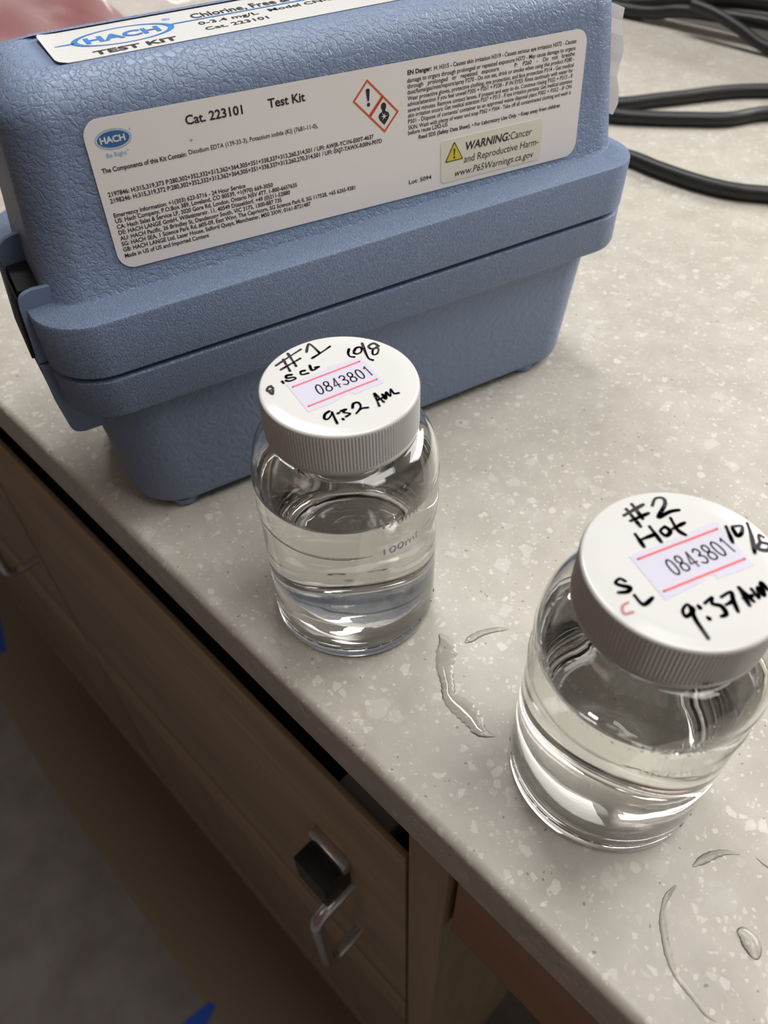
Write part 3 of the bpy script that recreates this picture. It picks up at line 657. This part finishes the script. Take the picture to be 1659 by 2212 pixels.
    if kind == 2:
        bm = bmesh.new()
        for az, z, h in ((-41.5, 0.0862, .0007), (-40.2, 0.0860, .0010), (-39.0, 0.0862, .0006), (-37.0, 0.0863, .0005)):
            a = math.radians(az); c = Vector((math.cos(a), math.sin(a), 0)); tt = Vector((-math.sin(a), math.cos(a), 0)); r = RC + 0.0003
            bm.faces.new([bm.verts.new(c * r + tt * dx + Vector((0, 0, z + dz))) for dx, dz in ((-.0002, 0), (.0002, 0), (.00025, h), (-.00015, h))])
        obj('ink_speck', bm, 'ink', cap)
    return cap
def graduations(parent, az):
    for z, s in ((0.0672, '120ml'), (0.0555, '100ml')):
        bm = bmesh.new(); rr = 0.00030
        a0, a1 = math.radians(az + 19), math.radians(az + 360 - 19); m = 72
        pts = [Vector((RB * math.cos(a0 + (a1 - a0) * k / m), RB * math.sin(a0 + (a1 - a0) * k / m), z)) for k in range(m + 1)]
        rb_ = RB if z < 0.0665 else RB - 0.0001
        rows = []
        for k, p in enumerate(pts):
            c = Vector((p.x, p.y, 0)).normalized(); e = rr * min(1.0, 0.25 + min(k, m - k) / 4)
            rows.append([c * (rb_ - 0.0002 + e * 1.6 * math.cos(q)) + Vector((0, 0, z + e * 1.2 * math.sin(q))) for q in [2 * math.pi * j / 8 for j in range(8)]])
        loft(bm, rows); obj('graduation_ring', bm, 'plastic', parent, smooth=60)
        bm = bmesh.new(); text(bm, s, -0.0062, 0, 0.0124, 0.0030, 0.0, 0, 0.0, 0.0, 0.03)
        for v in bm.verts:
            a = math.radians(az) + v.co.x / RB; r = RB + v.co.z * 1.2
            v.co = Vector((r * math.cos(a), r * math.sin(a), z - 0.0013 + v.co.y))
        obj('raised_lettering', bm, 'plastic', parent)
def bottle(x, y, kind, az, label):
    root = empty('sample_bottle', (x, y, ZC)); tag(root, label, 'bottle', 'clear bottles with white screw caps')
    bm = bmesh.new(); lathe(bm, bottle_profile() + bottle_inner(), 128)
    o = obj('clear_body', bm, 'plastic', root, smooth=50); o.cycles.is_caustics_caster = True
    cap_parts(root, kind); graduations(root, az)
    bm = bmesh.new(); rg = random.Random(kind)                # worn moulded marks round the heel, too fine to read
    for k in range(40):
        a = 2 * math.pi * (k + 0.2 * rg.random()) / 40
        if rg.random() < 0.18: continue
        bmesh.ops.create_uvsphere(bm, u_segments=8, v_segments=5, radius=1.0, matrix=Matrix.Rotation(a, 4, 'Z') @ Matrix.Translation((RB - 0.0001, 0, 0.0066)) @ Matrix.Diagonal((0.00035, rg.uniform(0.0005, 0.0013), rg.uniform(0.0003, 0.0009), 1)))
    hm = obj('heel_mark', bm, 'plastic', root, smooth=180); hm['kind'] = 'stuff'
    return root
def water(x, y, lvl, label, bubbles=0):
    bm = bmesh.new(); e = 0.00012; t = 0.0012 - e
    prof = [(0, 0.0049 - e), (0.0030, 0.0043 - e), (0.0060, 0.0046 - e), (0.0120, 0.0036 - e), (0.0200, 0.0030 - e), (0.0245, 0.0032 - e), (0.0268 + e, 0.0050), (RB - t, 0.0085), (RB - t, 0.0400), (RB - t, lvl + 0.0009), (RB - t - 0.0003, lvl + 0.0007), (RB - t - 0.0009, lvl + 0.0002), (RB - t - 0.002, lvl), (0, lvl)]
    lathe(bm, prof, 128)
    o = tag(obj('water_sample', bm, 'water', None, (x, y, ZC), smooth=50), label, 'water')
    o.cycles.is_caustics_caster = True
    if bubbles:
        bm = bmesh.new(); rnd_ = random.Random(4)
        for k in range(bubbles):
            a = math.radians(rnd_.uniform(-190, 60)); r = rnd_.choice((.00016, .0002, .00028, .0004)); rr = RB - 0.0012 - 0.0005 - r
            bmesh.ops.create_icosphere(bm, subdivisions=2, radius=r, matrix=Matrix.Translation((rr * math.cos(a), rr * math.sin(a), lvl - 0.0008 - abs(rnd_.gauss(0, 0.0009)))))
        b = obj('air_bubbles', bm, 'bubble', o, smooth=180); b['kind'] = 'stuff'
    return o
bottle(0.0, 0.0413, 1, -9.0, 'clear plastic sample bottle with cap marked #1 standing against the blue case')
water(0.0, 0.0413, 0.0655, 'water filling the bottle with cap marked #1')
bottle(0.1021, 0.0506, 2, -45.0, 'clear plastic sample bottle with cap marked #2 Hot')
water(0.1021, 0.0506, 0.0648, 'water with small bubbles in the bottle marked #2 Hot', 60)

# ------------------------------------------------------------------ spilled water on the countertop
def puddle(name, pts, wid, h, label, wob=0.08):
    P = spline([(a / 1000, b / 1000, 0) for a, b in pts], 8); n = len(P); bm = bmesh.new(); rows = []
    W_ = []
    for i in range(n):
        f = i / (n - 1) * (len(wid) - 1); k = min(int(f), len(wid) - 2); W_.append((wid[k] * (1 - f + k) + wid[k + 1] * (f - k)) / 2000)
    rg = random.Random(len(pts) * 31 + n)
    for i, p in enumerate(P):
        d = (P[min(i + 1, n - 1)] - P[max(i - 1, 0)]).normalized(); nn = Vector((-d.y, d.x, 0))
        row = []
        for j in range(11):
            s = -1 + 2 * j / 10; hh = h * min(1.0, W_[i] / 0.0012) * (1 - abs(s) ** 2.6)
            row.append(bm.verts.new(p + nn * W_[i] * s * (1 + wob * math.sin(i * 1.3)) + Vector((0, 0, 0.00003 + hh))))
        rows.append(row)
    for i in range(n - 1):
        for j in range(10): bm.faces.new((rows[i][j], rows[i + 1][j], rows[i + 1][j + 1], rows[i][j + 1]))
    bot = [[bm.verts.new((v.co.x, v.co.y, -0.00005)) for v in (r[0], r[-1])] for r in rows]
    for i in range(n - 1):
        bm.faces.new((bot[i][0], bot[i + 1][0], rows[i + 1][0], rows[i][0])); bm.faces.new((rows[i][-1], rows[i + 1][-1], bot[i + 1][1], bot[i][1])); bm.faces.new((bot[i][0], bot[i][1], bot[i + 1][1], bot[i + 1][0]))
    bm.faces.new([bot[0][0]] + rows[0] + [bot[0][1]]); bm.faces.new([bot[-1][1]] + list(reversed(rows[-1])) + [bot[-1][0]])
    return tag(obj(name, bm, 'puddle', None, (0, 0, ZC), smooth=60), label, 'puddle', 'spilled water on the countertop')
puddle('water_puddle', [(34.5, 49.5), (38.5, 48.6), (41.5, 45.6), (44.6, 41.2), (47.8, 38.5), (50.6, 36.3), (52.8, 34.2), (56.0, 33.4), (60.8, 33.4), (64.7, 32.8), (68.4, 31.6), (71.2, 32.1), (73.6, 33.5)], [0.3, 5.5, 7.5, 6.0, 5.0, 4.5, 4.5, 6.5, 7.5, 6.5, 5.0, 2.5, 0.3], 0.0006, 'crescent shaped puddle of water on the countertop between the two bottles')
puddle('water_streak', [(43.5, 53.2), (43.9, 56.0), (44.8, 59.8), (46.9, 63.8), (49.3, 66.9), (50.8, 68.4)], [0.6, 3.0, 2.6, 2.2, 1.6, 0.3], 0.0005, 'short curved streak of water beside the crescent puddle')
puddle('water_drop', [(156.2, 35.6), (156.8, 35.9), (158.0, 36.2), (159.6, 35.9), (161.2, 34.9), (162.5, 33.4), (162.9, 32.7)], [0.5, 2.7, 4.4, 5.3, 5.0, 3.0, 0.5], 0.0008, 'smooth oval water drop on the countertop near its edge', 0.0)
puddle('water_trail', [(138.4, 34.3), (138.2, 30.0), (138.9, 26.9), (140.8, 23.7), (142.8, 21.2), (146.0, 17.9), (149.6, 15.1), (153.2, 14.1), (156.5, 13.4), (160.2, 12.7), (162.8, 13.1)], [0.5, 1.6, 1.0, 2.2, 2.0, 2.2, 1.4, 1.6, 1.2, 1.5, 0.4], 0.00035, 'thin broken trail of water running toward the counter edge')
puddle('water_streak', [(139.1, 42.2), (140.2, 45.8), (141.6, 49.1), (143.8, 52.3), (146.9, 54.7)], [0.5, 2.6, 2.4, 1.5, 0.4], 0.0005, 'ragged streak of water behind the bottle marked #2 Hot')
puddle('water_streak', [(150.7, 57.2), (153.4, 57.4), (155.4, 57.9), (158, 58.5)], [0.4, 1.6, 1.8, 0.5], 0.0005, 'tiny streak of water at the edge of the picture beyond the oval drop')

# ------------------------------------------------------------------ black cables
def cable(name, pts, r, label, group=None):
    bm = bmesh.new(); tube(bm, spline(pts, 10), r, 14)
    return tag(obj(name, bm, 'rubber', None, (0, 0, ZC), smooth=60), label, 'cable', group)
rc = 0.0049
cable('coiled_cable', [(-0.30, 0.30, rc), (-0.26, 0.40, rc), (-0.215, 0.467, rc), (-0.186, 0.491, rc), (-0.1630, 0.527, rc), (-0.117, 0.590, rc), (0.0, 0.665, rc), (0.11, 0.665, rc), (0.14, 0.63, rc), (0.07, 0.60, rc), (-0.03, 0.592, rc),
      (-0.092, 0.553, rc), (-0.112, 0.520, rc), (-0.134, 0.500, rc), (-0.157, 0.482, rc), (-0.1815, 0.4665, rc + .001), (-0.23, 0.45, rc + .006), (-0.275, 0.385, rc + .0095), (-0.29, 0.33, rc + .008), (-0.262, 0.315, rc), (-0.21, 0.37, rc), (-0.165, 0.408, rc), (-0.1297, 0.4167, rc), (-0.105, 0.4150, rc), (-0.0766, 0.4150, rc), (-0.055, 0.4195, rc), (-0.034, 0.431, rc), (0.06, 0.49, rc), (0.2, 0.50, rc)], rc,
      'black rubber cable lying in loose loops on the countertop behind the blue case')
yw = 0.700
cable('wall_cable', [(-0.75, 0.690, 0.006), (-0.45, 0.695, 0.006), (-0.335, yw, 0.0065), (-0.300, yw, 0.0100), (-0.262, yw, 0.0190), (-0.215, yw, 0.0270), (-0.170, yw, 0.0310), (-0.10, yw, 0.0330), (0.1, yw, 0.030), (0.4, yw, 0.02)], 0.0062, 'upper black cable of the pair running along the wall', 'cables along the wall')
cable('wall_cable', [(-0.75, 0.676, 0.006), (-0.45, 0.680, 0.006), (-0.325, 0.686, 0.0062), (-0.285, 0.688, 0.0080), (-0.255, 0.690, 0.0140), (-0.215, 0.691, 0.0170), (-0.150, 0.692, 0.0190), (0.0, 0.692, 0.018), (0.4, 0.690, 0.01)], 0.0055, 'lower black cable of the pair running along the wall', 'cables along the wall')
cable('thin_cable', [(-0.240, 0.6795, 0.024), (-0.215, 0.678, 0.021), (-0.190, 0.677, 0.0145), (-0.162, 0.676, 0.006), (-0.12, 0.677, 0.005), (-0.02, 0.678, 0.005)], 0.0045, 'black cable end drooping from the wall cables onto the countertop', 'cables along the wall')

# ------------------------------------------------------------------ clear bag with a red packet, beyond the case
def blob(cx, cy, rx, ry, h, seed, n=56, amp=0.10, edge=2.4):
    bm = bmesh.new(); rg = random.Random(seed)
    wv = [(rg.uniform(-40, 40), rg.uniform(-40, 40), rg.uniform(0, 6.3), rg.uniform(0.3, 1)) for _ in range(14)]
    g = []
    for i in range(n + 1):
        row = []
        for j in range(n + 1):
            a, b = -1 + 2 * i / n, -1 + 2 * j / n
            m = max(0.0, 1 - (abs(a) ** edge + abs(b) ** edge)); x, y = cx + a * rx, cy + b * ry
            c = sum(abs(math.sin(p * x * 1.4 + q * y * 1.4 + s)) * w_ for p, q, s, w_ in wv) / 9
            row.append(bm.verts.new((x + 0.006 * math.sin(b * 9 + seed), y + 0.006 * math.sin(a * 11), h * (m ** 0.5) * (1 - amp + amp * 2 * c) * 0.9 + 0.002 + 0.006 * c)))
        g.append(row)
    for i in range(n):
        for j in range(n): bm.faces.new((g[i][j], g[i + 1][j], g[i + 1][j + 1], g[i][j + 1]))
    return bm
bm = blob(-0.60, 0.20, 0.140, 0.115, 0.060, 3, 40, 0.10, 3.0)
bmesh.ops.solidify(bm, geom=bm.faces[:], thickness=0.0015)
tag(obj('red_packet', bm, 'packet', None, (0, 0, ZC), smooth=60), 'dark red packet lying inside the crumpled clear bag', 'packet')
bm = blob(-0.575, 0.265, 0.245, 0.215, 0.118, 5, 90, 0.24, 2.6)
tag(obj('clear_bag', bm, 'film', None, (0, 0, ZC), smooth=180), 'crumpled clear plastic bag on the countertop beyond the blue case', 'bag')
